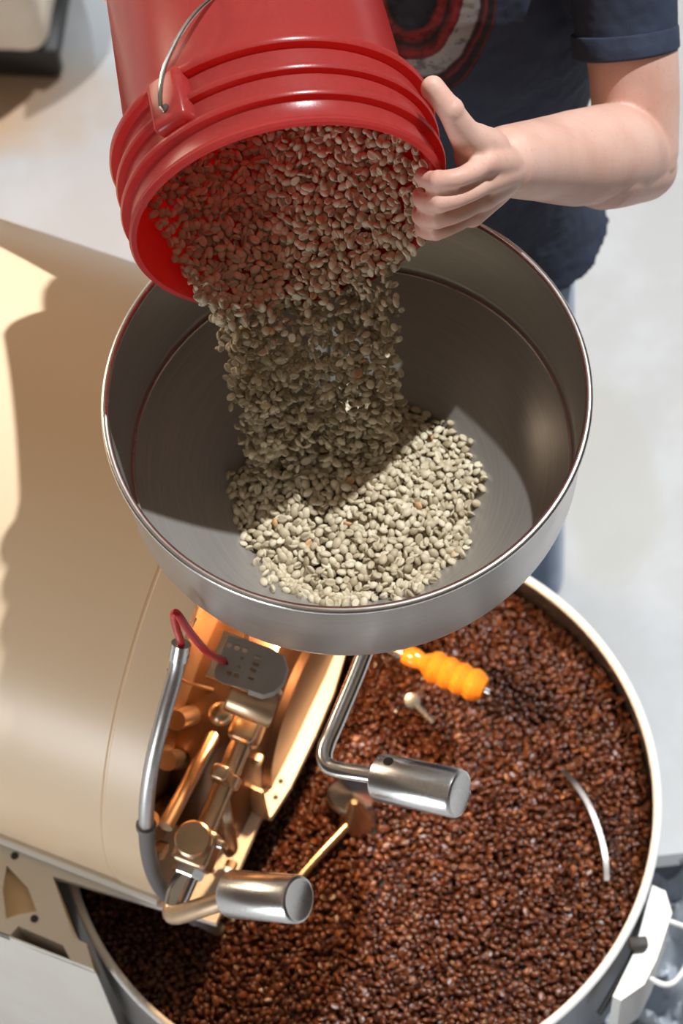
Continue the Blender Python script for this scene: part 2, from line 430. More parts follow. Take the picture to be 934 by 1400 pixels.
mesh_obj('notch_liner', *g_plate(nl, [], lambda x, y, h: fr(x, y, .787+h), .11), MAT['tanbox'], roaster, sharp=20)
for (x, y, r) in ((20, 1170, 5), (47, 1256, 4)):
    p = at(x, y, .80); mesh_obj('screw', *g_lathe([(0, .002), (.0045, .0015), (.005, 0)], p, ZV, 12), MAT['dark'], roaster)
for (x, y) in ((384, 1068), (377, 1090), (290, 1190)):
    p = at(x, y, .80); mesh_obj('screw', *g_lathe([(0, .002), (.003, .0015), (.0035, 0)], p, ZV, 12), MAT['dark'], roaster)

# vertical bracket tongue at the edge of the plate
bp = [at(327, 1066, .86), at(360, 1080, .86), at(369, 1118, .80), at(362, 1117, .80), at(338, 1100, .80)]
nn = np.cross(bp[1]-bp[0], bp[-1]-bp[0]); nn /= np.linalg.norm(nn)
mesh_obj('bracket_tongue', bp+[p-nn*.004 for p in bp], [list(range(5)), list(range(9, 4, -1))]+[(i, (i+1) % 5, (i+1) % 5+5, i+5) for i in range(5)], MAT['bronze'], roaster)

# shafts, clamps and blocks on the face
s0, s1 = at_n(343, 985, .055), at_n(262, 1180, .055)
sdir = (s1-s0)/np.linalg.norm(s1-s0)
shaft = mesh_obj('door_shaft', *g_tube([s0, s0*.5+s1*.5, s1], .0125, 20), MAT['bronze'], roaster)
r0, r1 = at_n(308, 978, .012), at_n(226, 1130, .012)
mesh_obj('guide_rod', *g_tube([r0, r0*.5+r1*.5, r1], .009, 16), MAT['bronze'], roaster)
mesh_obj('rod_knob', *g_ellipsoid(at_n(302, 976, .03), (.014, .014, .014)), MAT['bronze'], roaster)
sx_ = np.cross(sdir, NV); sx_ /= np.linalg.norm(sx_); sn_ = np.cross(sx_, sdir)
AX = [sx_, sdir, sn_]
def hexnut(c, axis, r, h): return g_lathe([(0, 0), (r*.92, 0), (r, h*.12), (r, h*.88), (r*.92, h), (0, h)], c, axis, 6)
def block(name, c, size, mat, bev=.006):
    return mesh_obj(name, *g_box(c, AX, size, bev, 3), mat, roaster, sharp=40)
b0 = block('shaft_block', s0+sdir*.012, (.044, .036, .034), MAT['bronze'], .009)
mesh_obj('block_lug', *g_box(s0+sx_*(-.026)+sdir*.012, AX, (.014, .03, .014), .003), MAT['bronze'], b0)
mesh_obj('bolt_hole', *g_lathe([(0, .001), (.005, .001), (.005, -.001)], s0+sdir*.012-sx_*.0335, -sx_, 14), MAT['dark'], b0)
mid = s0*.58+s1*.42
b1 = block('rod_clamp', mid+sx_*.022, (.052, .018, .020), MAT['bronze'], .005)
mesh_obj('shaft_collar', *g_lathe([(.0125, -.008), (.017, -.006), (.017, .006), (.0125, .008)], mid, sdir, 24), MAT['bronze'], roaster)
mesh_obj('clamp_screw', *hexnut(mid-sx_*.016, -sx_, .006, .010), MAT['steel'], b1)
b2 = block('lower_bearing', s1-sdir*.018, (.046, .046, .044), MAT['bronze'], .007)
mesh_obj('bearing_boss', *g_lathe([(0, 0), (.019, 0), (.021, .002), (.021, .02), (.019, .022), (0, .022)], s1-sdir*.022+sx_*.020, sx_, 28), MAT['bronze'], b2)
mesh_obj('set_screw', *g_lathe([(0, .008), (.006, .007), (.006, 0)], s1-sdir*.03+sx_*.012+sn_*.022, sn_, 14), MAT['steel'], b2)
mesh_obj('shaft_nut', *hexnut(s1+sdir*.004, sdir, .019, .012), MAT['steel'], roaster)
mesh_obj('shaft_end', *g_lathe([(0, .05), (.011, .046), (.014, .03), (.0145, 0)], s1+sdir*.01, sdir, 24), MAT['steel'], roaster)
hk = [at_n(x, y, n) for x, y, n in ((305, 1090, .05), (312, 1125, .06), (318, 1160, .06), (309, 1166, .055))]
mesh_obj('catch_arm', *g_tube(smooth_path(hk, 4), .007, 8, flat=(1, .5)), MAT['bronze'], roaster)
for (x, y, n_, r) in ((273, 1110, -.01, .010), (309, 1182, .06, .008), (295, 1245, .05, .007), (213, 1160, -.01, .012), (345, 1035, .05, .008)):
    p = at_n(x, y, n_); mesh_obj('face_bolt', *hexnut(p, NV, r, .012), MAT['bronze'], roaster)
# cast ribs of the face
for (x0, y0, x1, y1, n_) in ((240, 985, 345, 950, -.02), (205, 1120, 262, 1078, -.02), (228, 1040, 290, 1030, -.022)):
    P0, P1 = at_n(x0, y0, n_), at_n(x1, y1, n_)
    mesh_obj('face_rib', *g_tube([P0, (P0+P1)/2, P1], .012, 12), MAT['bronze'], roaster)

# weighted door lever
def weight_handle(parent, p0, p1, axis, L, R, hole=True, nm='lever_weight'):
    a = np.array(axis, float); a /= np.linalg.norm(a)
    prof = [(0, 0), (R-.003, 0), (R-.0008, .0008), (R, .003), (R, L-.004), (R-.0012, L-.001), (R-.004, L), (R-.005, L-.0005), (0, L-.0005)]
    o = mesh_obj(nm, *g_lathe(prof, p0, a, 56), MAT['turned'], parent, sharp=30)
    if hole:
        b, c, _ = basis(a, tuple(-FW)); side = -FW*0.62+UP*.7; side -= a*(side@a); side /= np.linalg.norm(side)
        mesh_obj('grub_hole', *g_lathe([(0, .0006), (.0055, .0006), (.006, -.002)], np.array(p0)+a*.017+side*R, side, 16), MAT['dark'], o)
    return o
h2a = at_n(316, 1222, .13)
ax2 = .75*RT+.03*UP-.62*FW
lev = smooth_path([s1+sdir*.03, s1+sdir*.055, s1+sdir*.066+(h2a-s1-sdir*.066)*.12, s1*.4+h2a*.6+sdir*.03, h2a+ax2*.012], 6)
lr = mesh_obj('door_lever', *g_tube(lev, .0115, 18), MAT['bronze'], roaster)
weight_handle(lr, h2a, None, ax2, .098, .0265, False)

# conduit along the shell edge with the red lead and perforated terminal box
cp = [at_n(247, 884, .025), at_n(240, 920, .025), at_n(222, 985, .024), at_n(207, 1050, .022), at_n(200, 1110, .02), at_n(203, 1165, .018), at_n(215, 1205, .018), at_n(238, 1233, .025), at_n(268, 1253, .04), at_n(298, 1270, .06)]
cpath = smooth_path(cp, 6)
n_split = 27
cond = mesh_obj('wiring_conduit', *g_tube(cpath[:n_split], .0085, 16), MAT['pipe'], roaster)
mesh_obj('conduit_end', *g_lathe([(.009, -.004), (.0105, -.004), (.0105, .016), (.0085, .016)], cpath[0], cpath[2]-cpath[0], 20), MAT['rim'], cond)
mesh_obj('flexible_sleeve', *g_tube(cpath[n_split-1:], .0092, 14), MAT['graytape'], roaster)
for i_ in (n_split-1, 42, 48):
    mesh_obj('sleeve_collar', *g_lathe([(.009, -.004), (.0115, -.003), (.0115, .003), (.009, .004)], cpath[i_], cpath[i_]-cpath[i_-1], 16), MAT['graytape'], roaster)
# perforated grey terminal cover: rectangle running into a round end
tc_ = at_n(345, 905, .07)
ux = at_n(395, 925, .07)-at_n(345, 905, .07); ux /= np.linalg.norm(ux)
ux = (RT*.92-UP*.36); ux /= np.linalg.norm(ux)
uz = -FW*.93+UP*.25+RT*.1; uz -= ux*(uz@ux); uz /= np.linalg.norm(uz); uy = np.cross(uz, ux)
S = 1/1385.
def T2(x, y, h): return tc_+ux*x*S+uy*y*S+uz*h
def rot2(px, py):
    d = np.array([px-345, -(py-905)]); a = np.array([.93, -.365]); b = np.array([.365, .93]); return (d@a, d@b)
out_px = [(309, 864), (340, 872), (375, 884), (391, 895), (397, 915), (392, 935), (378, 950), (362, 955), (340, 948), (318, 942), (300, 938), (288, 930), (288, 918), (299, 890)]
holes = [circle2(*rot2(x, y), 4.4, 14) for x, y in ((310, 878.5), (322, 883), (334, 886.5), (310, 922), (321, 926))]
holes += [circle2(*rot2(x, y), 3., 12) for x, y in ((329, 900), (325, 913), (306, 907))]
for x, y in ((353, 898), (350, 909), (346, 918), (343, 930)):
    u, v = rot2(x, y); holes.append([(u-5, v-2.8), (u+5, v-2.8), (u+5, v+2.8), (u-5, v+2.8)])
cover = mesh_obj('terminal_cover', *g_plate([rot2(*p) for p in out_px], holes, T2, .004), MAT['greymetal'], roaster, sharp=25)
mesh_obj('cover_skirt', *g_tube([T2(*rot2(x, y), -.008) for x, y in ((391, 895), (397, 915), (392, 935), (378, 950), (362, 955), (340, 948))], .008, 8, flat=(.4, 1)), MAT['greymetal'], cover)
# glossy motor can below the cover
mc = T2(*rot2(368, 950), -.075)
mesh_obj('motor_can', *g_lathe([(0, 0), (.021, 0), (.023, .003), (.023, .052), (.021, .056), (.017, .056), (.015, .046), (0, .045)], mc-ux*.04, ux, 36), MAT['bronze'], roaster)
mesh_obj('terminal_tray', *g_box(T2(-18, 2, -.035), [ux, uy, uz], (.06, .055, .006), .001), MAT['bronze'], roaster)
mesh_obj('terminal_post', *g_tube([T2(-20, 25, -.032), T2(-22, 45, -.05), T2(-24, 66, -.09)], .004, 10), MAT['bronze'], roaster)
# clear inspection window edge behind the cover: thin bright frame
fpx = [(268, 846), (230, 915), (252, 932), (300, 945)]
for a_, b_ in zip(fpx[:-1], fpx[1:]):
    P0, P1 = at_n(*a_, -.005), at_n(*b_, -.005)
    mesh_obj('frame_bar', *g_tube([P0, (P0+P1)/2, P1], .0018, 8), MAT['bronze'], roaster)
rw = smooth_path([cpath[0]+np.array([0, 0, -.01]), cpath[0]+(cpath[0]-cpath[4])*.25, at_n(241, 858, .035), at_n(238, 841, .045), at_n(243, 840, .05), at_n(258, 862, .058), at_n(282, 890, .066), T2(*rot2(300, 905), .006), T2(*rot2(305, 907), -.004)], 7)
mesh_obj('red_lead', *g_tube(rw, [.0042, .0042, .0042, .0042], 12), MAT['redwire'], roaster)
# sample trier: lacquered wooden handle out of the front, axis along the drum
tz = .81
h0, h1 = at(552, 893, tz), at(661, 942, tz)
hd = (h1-h0)/np.linalg.norm(h1-h0); hl = np.linalg.norm(h1-h0)
prof = [(0, 0), (.011, 0), (.013, .006), (.0125, .018), (.010, .026), (.0155, .034)]
for k_ in range(4):
    z0 = .036+k_*(hl-.04)/4; z1 = .036+(k_+1)*(hl-.04)/4
    prof += [(.0195, z0+.002), (.0215, (z0+z1)/2), (.0195, z1-.002), (.0182, z1)]
prof += [(.014, hl+.002), (0, hl+.003)]
trier = empty('sample_trier', h0, 'orange lacquered wooden handle of the sample trier above the roasted beans', 'trier')
mesh_obj('handle', *g_lathe(prof, h0, hd, 40), MAT['orange_wood'], trier, sharp=28)
mesh_obj('ferrule', *g_lathe([(0, -.02), (.010, -.02), (.012, -.004), (.0125, .001), (0, .001)], h0, hd, 28), MAT['rim'], trier)
mesh_obj('probe_tube', *g_tube([h0-hd*.015, h0-hd*.12, fr(.0, (h0-FC)@VV, tz-.0)], .009, 16), MAT['steel'], trier)
mesh_obj('end_stud', *g_lathe([(0, .008), (.004, .007), (.0045, 0)], h1+hd*.002, hd, 14), MAT['steel'], trier)

# ------------------------------------------------------------------ hopper
HC = np.array([.0165, 1.3355, 0]); ZR = 1.50
hopper = empty('feed_hopper', HC+ZV*1.1, 'round brushed steel hopper bowl filling with green coffee beans', 'hopper')
CD = .19; RF = .231; ZF = ZR-.12
def cone_z(r): return ZF-CD*(1-np.minimum(r, RF)/RF)
prof_in = [(.030, cone_z(.030)-.0), (.12, cone_z(.12)), (.20, cone_z(.20)), (.224, cone_z(.224)), (.229, ZF+.0005), (.2315, ZF+.004), (.232, ZF+.010), (.236, ZR-.05), (.2405, ZR-.006)]
prof_out = [(.2435, ZR-.006), (.2395, ZR-.05), (.236, ZF+.005), (.232, ZF-.006), (.222, cone_z(.218)-.006), (.12, cone_z(.12)-.006), (.030, cone_z(.030)-.006)]
mesh_obj('bowl', *g_lathe(prof_in+prof_out, HC, ZV, 128, closed=True), MAT['hopper'], hopper, sharp=40)
bead = [(.2425+.0042*math.cos(t), ZR-.0042+.0042*math.sin(t)) for t in np.linspace(0, 2*math.pi, 13)[:-1]]
mesh_obj('rolled_rim', *g_lathe(bead, HC, ZV, 128, closed=True), MAT['rim'], hopper)
seam = [(.2275+.0016*math.cos(t), ZF+.0006+.0016*math.sin(t)) for t in np.linspace(0, 2*math.pi, 9)[:-1]]
mesh_obj('floor_seam', *g_lathe(seam, HC, ZV, 128, closed=True), MAT['rim'], hopper)
thr = [HC+ZV*(cone_z(0.03)+.003), HC+ZV*1.10, fr(-.01, (HC-FC)@VV*.8, 1.02)]
mesh_obj('throat', *g_tube(smooth_path(thr, 5), .034, 28), MAT['steel'], hopper)
# gate lever
gz = 1.15
gl = [at(512, 845, 1.165), at(494, 905, 1.16), at(461, 985, 1.15), at(447, 1018, 1.15), at(444, 1037, 1.15), at(452, 1049, 1.152), at(475, 1055, 1.16), at(500, 1059, 1.168), at(523, 1063, 1.175)]
glp = smooth_path([HC+ZV*1.165+np.array([.0, -.02, 0])]+gl, 7)
grod = mesh_obj('gate_lever', *g_tube(glp, .0095, 20), MAT['steel'], hopper)
ax1 = .84*RT-.13*UP-.50*FW
weight_handle(grod, gl[-1]-ax1*.004, None, ax1/np.linalg.norm(ax1), .098, .0262, True)

# ------------------------------------------------------------------ work lamp under the hopper
LP = np.array([-.040, 1.295, 1.065])
lamp = empty('work_lamp', LP+ZV*.03, 'small warm work lamp fixed under the hopper over the roaster front', 'lamp')
mesh_obj('reflector', *g_lathe([(.006, .036), (.010, .035), (.021, .018), (.025, .008), (.0235, .008), (.0195, .017), (.008, .031)], LP, ZV, 32, closed=True), MAT['steel'], lamp)
mg, ntg, bgl, og = new_mat('lamp_bulb'); bgl.inputs['Emission Color'].default_value = (1, .62, .32, 1); bgl.inputs['Emission Strength'].default_value = 12
mesh_obj('bulb', *g_ellipsoid(LP+ZV*.020, (.007, .007, .009), None, 16, 10), mg, lamp)
mesh_obj('lamp_stem', *g_tube(smooth_path([LP+ZV*.034, LP+ZV*.055+np.array([.0, .004, 0]), LP+np.array([.002, .004, .125])], 4), .006, 12), MAT['steel'], lamp)
lo = add_light('work_lamp_light', 'SPOT', 11, (1.0, .60, .30), tuple(LP+ZV*.008), (-.10, -.05, -1), spot_size=math.radians(165), spot_blend=.35, shadow_soft_size=.012)
lo.parent = lamp; lo.location = Vector(LP+ZV*.008)-Vector(lamp.location)

# ------------------------------------------------------------------ cooling tray
TC = np.array([-.0132, 1.2128, 0]); ZT = .75; RTY = .371
tray = empty('cooling_tray', TC+ZV*.0, 'large round cooling tray of dark roasted beans beside the roaster', 'cooling tray')
MAT['traywall'] = steel('tray_wall_steel', (.50, .49, .49), .34)
pt = [(0, .56), (.364, .56), (.364, ZT-.006), (.3695, ZT-.006), (.3695, .50), (.10, .46), (0, .46)]
mesh_obj('tray_wall', *g_lathe(pt[1:6], TC, ZV, 144, closed=False), MAT['traywall'], tray, sharp=30)
bead = [(.3665+.0055*math.cos(t), ZT-.005+.0055*math.sin(t)) for t in np.linspace(0, 2*math.pi, 13)[:-1]]
mesh_obj('tray_rim', *g_lathe(bead, TC, ZV, 144, closed=True), MAT['white'], tray)
mesh_obj('tray_pedestal', *g_lathe([(0, .0), (.20, 0), (.20, .02), (.14, .05), (.14, .47), (0, .47)], TC, ZV, 48), MAT['traywall'], tray)
# white discharge-door housing on the rim side
dpx = [(892, 1210), (910, 1218), (919, 1248), (899, 1310), (881, 1346), (849, 1368), (838, 1362), (868, 1300)]
dp = [at(x, y, .735)[:2] for x, y in dpx]
door = mesh_obj('discharge_door', *g_plate([tuple(p) for p in dp], [], lambda x, y, h: np.array([x, y, .735+h]), .13), MAT['white'], tray, sharp=30)
wl = [at(905, 1258, .70), at(922, 1262, .70), at(950, 1277, .69), at(942, 1312, .69), at(925, 1340, .69), at(908, 1346, .695), at(885, 1336, .70)]
mesh_obj('wire_pull', *g_tube(smooth_path(wl, 6), .0036, 12), MAT['white'], door)
mesh_obj('door_latch', *g_box(at(873, 1290, .742), np.eye(3), (.022, .014, .014), .003), MAT['dark'], door)
lp = [at(872, 1288, .735), at(858, 1320, .72), at(836, 1358, .69), at(820, 1385, .66)]
mesh_obj('latch_rod', *g_tube(smooth_path(lp, 4), .004, 10), MAT['dark'], door)
# stirring rake: hub cone, arms, paddle edge, bolts
ZB = .700
rake = empty('stirring_rake', TC+ZV*.6, 'steel stirring rake with cone hub half buried in roasted beans', 'stirrer')
hub = at(488, 1122, ZB)
mesh_obj('hub_cone', *g_lathe([(0, .064), (.004, .063), (.006, .058), (.022, .012), (.024, .0), (.024, -.03), (0, -.03)], hub, ZV, 36), MAT['bronze'], rake)
mesh_obj('hub_cap', *g_lathe([(0, .004), (.028, .002), (.030, 0), (.030, -.006), (0, -.006)], hub+np.array([-.004, .022, .030]), ZV*.9+np.array([.2, .3, 0]), 32), MAT['steel'], rake)
for tgt in ((380, 1232),):
    e_ = at(*tgt, ZB+.012); mesh_obj('rake_arm', *g_tube([hub+ZV*.016, (hub+e_)/2+ZV*.012, e_], .0062, 14), MAT['bronze'], rake)
pp = smooth_path([at(766, 1050, ZB+.004), at(784, 1068, ZB+.016), at(805, 1100, ZB+.02), at(820, 1138, ZB+.02), at(828, 1172, ZB+.02), at(830, 1204, ZB+.014)], 6)
Vp, Fp = [], []
for i, p in enumerate(pp):
    t = pp[min(i+1, len(pp)-1)]-pp[max(i-1, 0)]; s_ = np.cross(t, ZV); s_ /= np.linalg.norm(s_)
    Vp += [p-s_*.0032, p+s_*.0032, p+s_*.0032-ZV*.05, p-s_*.0032-ZV*.05]
for i in range(len(pp)-1):
    for k_ in range(4): Fp.append((i*4+k_, i*4+(k_+1) % 4, i*4+4+(k_+1) % 4, i*4+4+k_))
Fp += [(0, 1, 2, 3), tuple(len(pp)*4-4+k_ for k_ in (3, 2, 1, 0))]
mesh_obj('paddle_blade', Vp, Fp, MAT['rim'], rake)
bh = at(564, 958, ZB+.02); bt = at(592, 988, ZB+.008)
mesh_obj('rake_bolt', *g_tube([bh, (bh+bt)/2, bt], .0045, 12), MAT['rim'], rake)
mesh_obj('bolt_head', *g_lathe([(.0045, -.005), (.010, -.004), (.010, .004), (.0045, .005)], bh, -FW, 20), MAT['rim'], rake)
mesh_obj('bolt_tip', *g_ellipsoid(at(541, 973, ZB+.008), (.0045, .0045, .0045), None, 12, 8), MAT['rim'], rake)

# ------------------------------------------------------------------ bucket
BM = np.array([-.021, 1.436, 1.66]); BN = np.array([.1, -.995, -.03]); BN /= np.linalg.norm(BN)
BE1 = np.cross(ZV, BN); BE1 /= np.linalg.norm(BE1); BE1 = BE1 if BE1[0] > 0 else -BE1
BE2 = np.cross(BE1, BN); BE2 = BE2 if BE2[2] > 0 else -BE2
def bk(phi, rho, s):
    p = math.radians(phi); return BM-BN*s+rho*(math.cos(p)*BE1+math.sin(p)*BE2)
BL = .345
bucket = empty('plastic_bucket', BM-BN*.17-ZV*.15, 'red plastic bucket tipped on its side pouring green coffee beans', 'bucket')
rb = lambda s: .1455-.012*s/BL
prof = [(.1475, .004), (.1495, .0), (.1545, .0), (.1565, .003), (.1555, .007), (.1525, .010), (.1515, .026)]
for s in (.030, .060, .090):
    prof += [(.1525, s-.002), (.1590, s-.001), (.1602, s+.002), (.1595, s+.005), (.1525, s+.0065)] if s < .085 else [(.1525, s-.002), (.1605, s-.001), (.1620, s+.002), (.1612, s+.007), (.1500, s+.010)]
prof += [(.1478, .108), (rb(.13), .13), (rb(BL)-.0, BL-.006), (rb(BL)-.004, BL), (.05, BL), (.0, BL)]
inner = [(0, BL-.004), (rb(BL)-.008, BL-.004), (rb(.13)-.0028, .13), (.1445, .05)]
V, Fs = g_lathe(prof[::1]+inner, BM, -BN, 128, closed=True, hint=tuple(BE2))
mesh_obj('body', V, Fs, MAT['red'], bucket, sharp=38)
# ears and wire bail
def ear(phi):
    p = bk(phi, .153, .068); rad = bk(phi, 1, .068)-bk(phi, 0, .068); tan = np.cross(rad, BN)
    return p, rad, tan
for nm, phi in (('bail_ear', 126), ('bail_ear', -54)):
    p, rad, tan = ear(phi)
    V, Fs = g_box(p+rad*.004, [tan, -BN, rad], (.040, .060, .024), .007, 3)
    e_ = mesh_obj(nm, V, Fs, MAT['red'], bucket, sharp=40)
    mesh_obj('ear_hole', *g_lathe([(0, .0005), (.0042, .0005), (.0046, -.001)], p+rad*.0165-(-BN)*.012, rad, 16), MAT['dark'], e_)
pA, radA, tanA = ear(126); pB, radB, tanB = ear(-54)
A0 = pA+radA*.006+BN*.012; A1 = pA+radA*.022+BN*.012; B1 = pB+radB*.022+BN*.012; B0 = pB+radB*.006+BN*.012
cen = (A1+B1)/2; half_ = (A1-B1)/2; Lh = np.linalg.norm(half_)
up_ = bk(36, 1, 0)-bk(36, 0, 0)      # bail swings back over the body on this side
bdir = -BN*.90+up_*.42; bdir -= half_/Lh*(bdir@(half_/Lh)); bdir /= np.linalg.norm(bdir)
bail = [A0, A1]+[cen+half_*math.cos(t)*1.04+bdir*Lh*1.06*math.sin(t) for t in np.linspace(.16, math.pi-.16, 20)]+[B1, B0]
mesh_obj('wire_bail', *g_tube(smooth_path(bail, 3), .0023, 10), MAT['bail'], bucket)

# ------------------------------------------------------------------ beans
def bean_template(seg, rings):
    V, Fs = [], []
    a, b, hgt = 1.0, .76, .56
    for i in range(rings):
        u = math.pi*(i+.45)/(rings-.1); cx = math.cos(u); sr = math.sin(u)
        for k_ in range(seg):
            t = 2*math.pi*(k_+.0)/seg - math.pi/2
            y, z = math.cos(t)*sr, math.sin(t)*sr
            zz = z*hgt if z > 0 else z*hgt*.62
            if k_ == 0: zz *= -.05                       # centre cut on the flat side
            V.append((cx*a, y*b, zz))
    tri = []
    for i in range(rings-1):
        for k_ in range(seg):
            p, q = i*seg+k_, i*seg+(k_+1) % seg
            tri += [(p, q, q+seg), (p, q+seg, p+seg)]
    for k_ in range(1, seg-1):
        tri.append((0, k_+1, k_)); o_ = (rings-1)*seg; tri.append((o_, o_+k_, o_+k_+1))
    V = np.array(V); V[:, 2] += .05
    return V, np.array(tri)
T_HI = bean_template(14, 7); T_LO = bean_template(8, 5)
def rand_rots(n, normals, tilt, flat_up=.4):
    """bean frames: local z near the surface normal, random spin"""
    nz = normals+rng.normal(0, tilt, (n, 3)); nz /= np.linalg.norm(nz, axis=1)[:, None]
    nz[rng.random(n) < flat_up] *= -1
    h = rng.normal(size=(n, 3)); ax = np.cross(h, nz); ax /= np.linalg.norm(ax, axis=1)[:, None]
    ay = np.cross(nz, ax)
    return np.stack([ax, ay, nz], 1)          # rows = local axes in world
def bean_mesh(name, P, R, Sz, tint, tmpl, mat):
    tv, tf = tmpl; n = len(P); m = len(tv)
    co = np.einsum('vk,nkj->nvj', tv, R)*Sz[:, None, None]+P[:, None, :]
    c = (P.min(0)+P.max(0))/2; co = (co-c).reshape(-1, 3)
    tr = (tf[None]+(np.arange(n)*m)[:, None, None]).reshape(-1, 3)
    me = bpy.data.meshes.new(name)
    me.vertices.add(len(co)); me.vertices.foreach_set('co', co.ravel().astype(np.float32))
    me.loops.add(tr.size); me.loops.foreach_set('vertex_index', tr.ravel().astype(np.int32))
    me.polygons.add(len(tr)); me.polygons.foreach_set('loop_start', np.arange(0, tr.size, 3, dtype=np.int32))
    me.polygons.foreach_set('use_smooth', np.ones(len(tr), bool))
    at_ = me.attributes.new('tint', 'FLOAT', 'POINT'); at_.data.foreach_set('value', np.repeat(tint, m).astype(np.float32))
    me.update(calc_edges=True); me.validate(); me.materials.append(mat)
    o = bpy.data.objects.new(name, me); COL.objects.link(o)
    return finish(o, None, c)
def variants(name, tmpl, mat, n=8):
    out = []
    for i in range(n):
        me = bpy.data.meshes.new(name); me.from_pydata(tmpl[0].tolist(), [], tmpl[1].tolist())
        me.polygons.foreach_set('use_smooth', np.ones(len(tmpl[1]), bool))
        a = me.attributes.new('tint', 'FLOAT', 'POINT'); a.data.foreach_set('value', np.full(len(tmpl[0]), (i+.5)/n*.95, np.float32))
        me.update(); me.materials.append(mat); out.append(me)
    return out
def single_beans(name, P, R, Sz, tint, meshes, label, group):
    for p, r, s, t in zip(P, R, Sz, tint):
        o = bpy.data.objects.new(name, meshes[min(len(meshes)-1, int(t*len(meshes)))])
        M4 = Matrix.Identity(4)
        for i in range(3):
            for j in range(3): M4[i][j] = r[j][i]*s
            M4[i][3] = p[i]
        o.matrix_world = M4; tag(o, label, 'coffee bean', group); COL.objects.link(o)
def hexgrid(x0, x1, y0, y1, d, jit):
    pts = []; row = 0; y = y0
    while y < y1:
        x = x0+(d/2 if row % 2 else 0)
        while x < x1: pts.append((x, y)); x += d
        y += d*.866; row += 1
    p = np.array(pts); return p+rng.normal(0, jit, p.shape)

# --- green beans: bed in the bucket, stream, heap in the hopper
GP, GN, GS, GK = [], [], [], []
def bed_h(x, s): return -.112+.008*np.sin(x*40)+.36*s+.10*x+.9*np.maximum(0, x-.04)**1.2
for layer in range(2):                                           # bed inside the bucket (x across, s into the bucket)
    g = hexgrid(-.15, .15, -.012, .215, .0081, .0015)
    x, s = g[:, 0], g[:, 1]; hw_ = -np.sqrt(np.maximum(.1375**2-x**2, 0))+.003
    h = np.maximum(bed_h(x, s), hw_)-layer*.0055+rng.normal(0, .0012, len(x))
    ok = (x**2+h**2 < (.1405-.012*s/.3)**2) & (x > -.100-.55*np.maximum(s, 0))
    for xx, ss, hh in zip(x[ok], s[ok], h[ok]):
        GP.append(BM-BN*ss+BE1*xx+BE2*hh); GN.append(BE2*.95+BN*.3); GS.append(.0054+.0005*rng.normal()); GK.append(0)
mound = np.array(GP[:0])
nst = 2200
u = rng.random(nst)
tt = .235*np.sqrt(u*0+rng.beta(1.0, 1.12, nst))                  # time since leaving the lip
xs = rng.uniform(-1, 1, nst); xs = np.sign(xs)*np.abs(xs)**.85
thick = rng.uniform(0, 1, nst)**1.2
vx = .0
half_w = .104*(1-1.05*tt)-.012*thick
lip_x = .004+half_w*xs
lip_h = -np.sqrt(np.maximum(.146**2-lip_x**2, 0))+.004+.034*thick
vel = .27+.16*thick+rng.normal(0, .03, nst)
for i in range(nst):
    t = tt[i]; p0 = BM+BE1*lip_x[i]+BE2*lip_h[i]*(1 if abs(lip_x[i]) < .12 else .98)
    p = p0+BN*vel[i]*t-ZV*(4.9*t*t)+BE1*(-.02*t/.2*0)
    p = p+rng.normal(0, .0035+.012*t, 3)
    r_ = math.hypot(*(p-HC)[:2])
    zmin = max(float(cone_z(r_))+.008, 1.290)
    if p[2] < zmin or (t < .02 and p[2] < BM[2]-.145 and (p-BM)@BN < .002): continue
    GP.append(p); GN.append(rng.normal(size=3)); GS.append(.0051+.0005*rng.normal()); GK.append(1)
RH = .128
def heap_z(x, y):
    r = np.hypot(x-.0, y); base = cone_z(np.array(RH))
    return base+.036*np.clip(1-(r/RH)**1.7, -.3, 1)+.004*np.sin(9*np.arctan2(y, x)+1)*(r/RH)
for layer in range(3):
    g = hexgrid(-.15, .15, -.15, .15, .0084, .0015)
    a_ = np.arctan2(g[:, 1], g[:, 0]); r = np.hypot(*g.T)
    ok = r < RH*(1+.035*np.sin(5*a_)+.03*np.sin(11*a_+2))+rng.normal(0, .003, len(r))+(.006 if layer == 0 else -.004*layer)
    g = g[ok]; z = heap_z(g[:, 0], g[:, 1])-layer*.0058+rng.normal(0, .0012, len(g))
    for (x, y), zz in zip(g, z):
        r = math.hypot(x, y-.012); zz = max(zz, float(cone_z(np.array(r)))+.0035)
        GP.append(HC+np.array([x, y-.012, zz])); q = np.array([x/RH*.5, y/RH*.5, 1.]); GN.append(q); GS.append(.0056+.0006*rng.normal()); GK.append(2)
GP, GN, GS, GK = np.array(GP), np.array(GN), np.array(GS), np.array(GK)
GN /= np.linalg.norm(GN, axis=1)[:, None]
GR = rand_rots(len(GP), GN, .55)
GT = np.clip(rng.beta(2.6, 2.0, len(GP)), 0, .94); GT[rng.random(len(GT)) < .015] = 1.
px = project(GP)
cand = np.where((GK == 0))[0]
bs = (BM-GP[cand])@BN
top_ok = np.array([(GP[i]-BM)@BE2 > bed_h((GP[i]-BM)@BE1, (BM-GP[i])@BN)-.003 for i in cand])
cand = cand[top_ok & (bs < .15)]
order = np.concatenate([cand, np.where(GK == 1)[0]])
order = order[np.argsort(px[order, 2])][:300]
sel = np.zeros(len(GP), bool); sel[order] = True
single_beans('green_coffee_bean', GP[sel], GR[sel], GS[sel], GT[sel], variants('green_coffee_bean', T_HI, MAT['green_bean']),
             'green coffee bean sliding out inside the mouth of the red bucket', 'green coffee beans in the bucket mouth')
gb = bean_mesh('green_coffee_beans', GP[~sel], GR[~sel], GS[~sel], GT[~sel], T_HI, MAT['green_bean'])
tag(gb, 'pale green coffee beans cascading from the bucket and heaped in the steel hopper', 'coffee beans', kind='stuff')

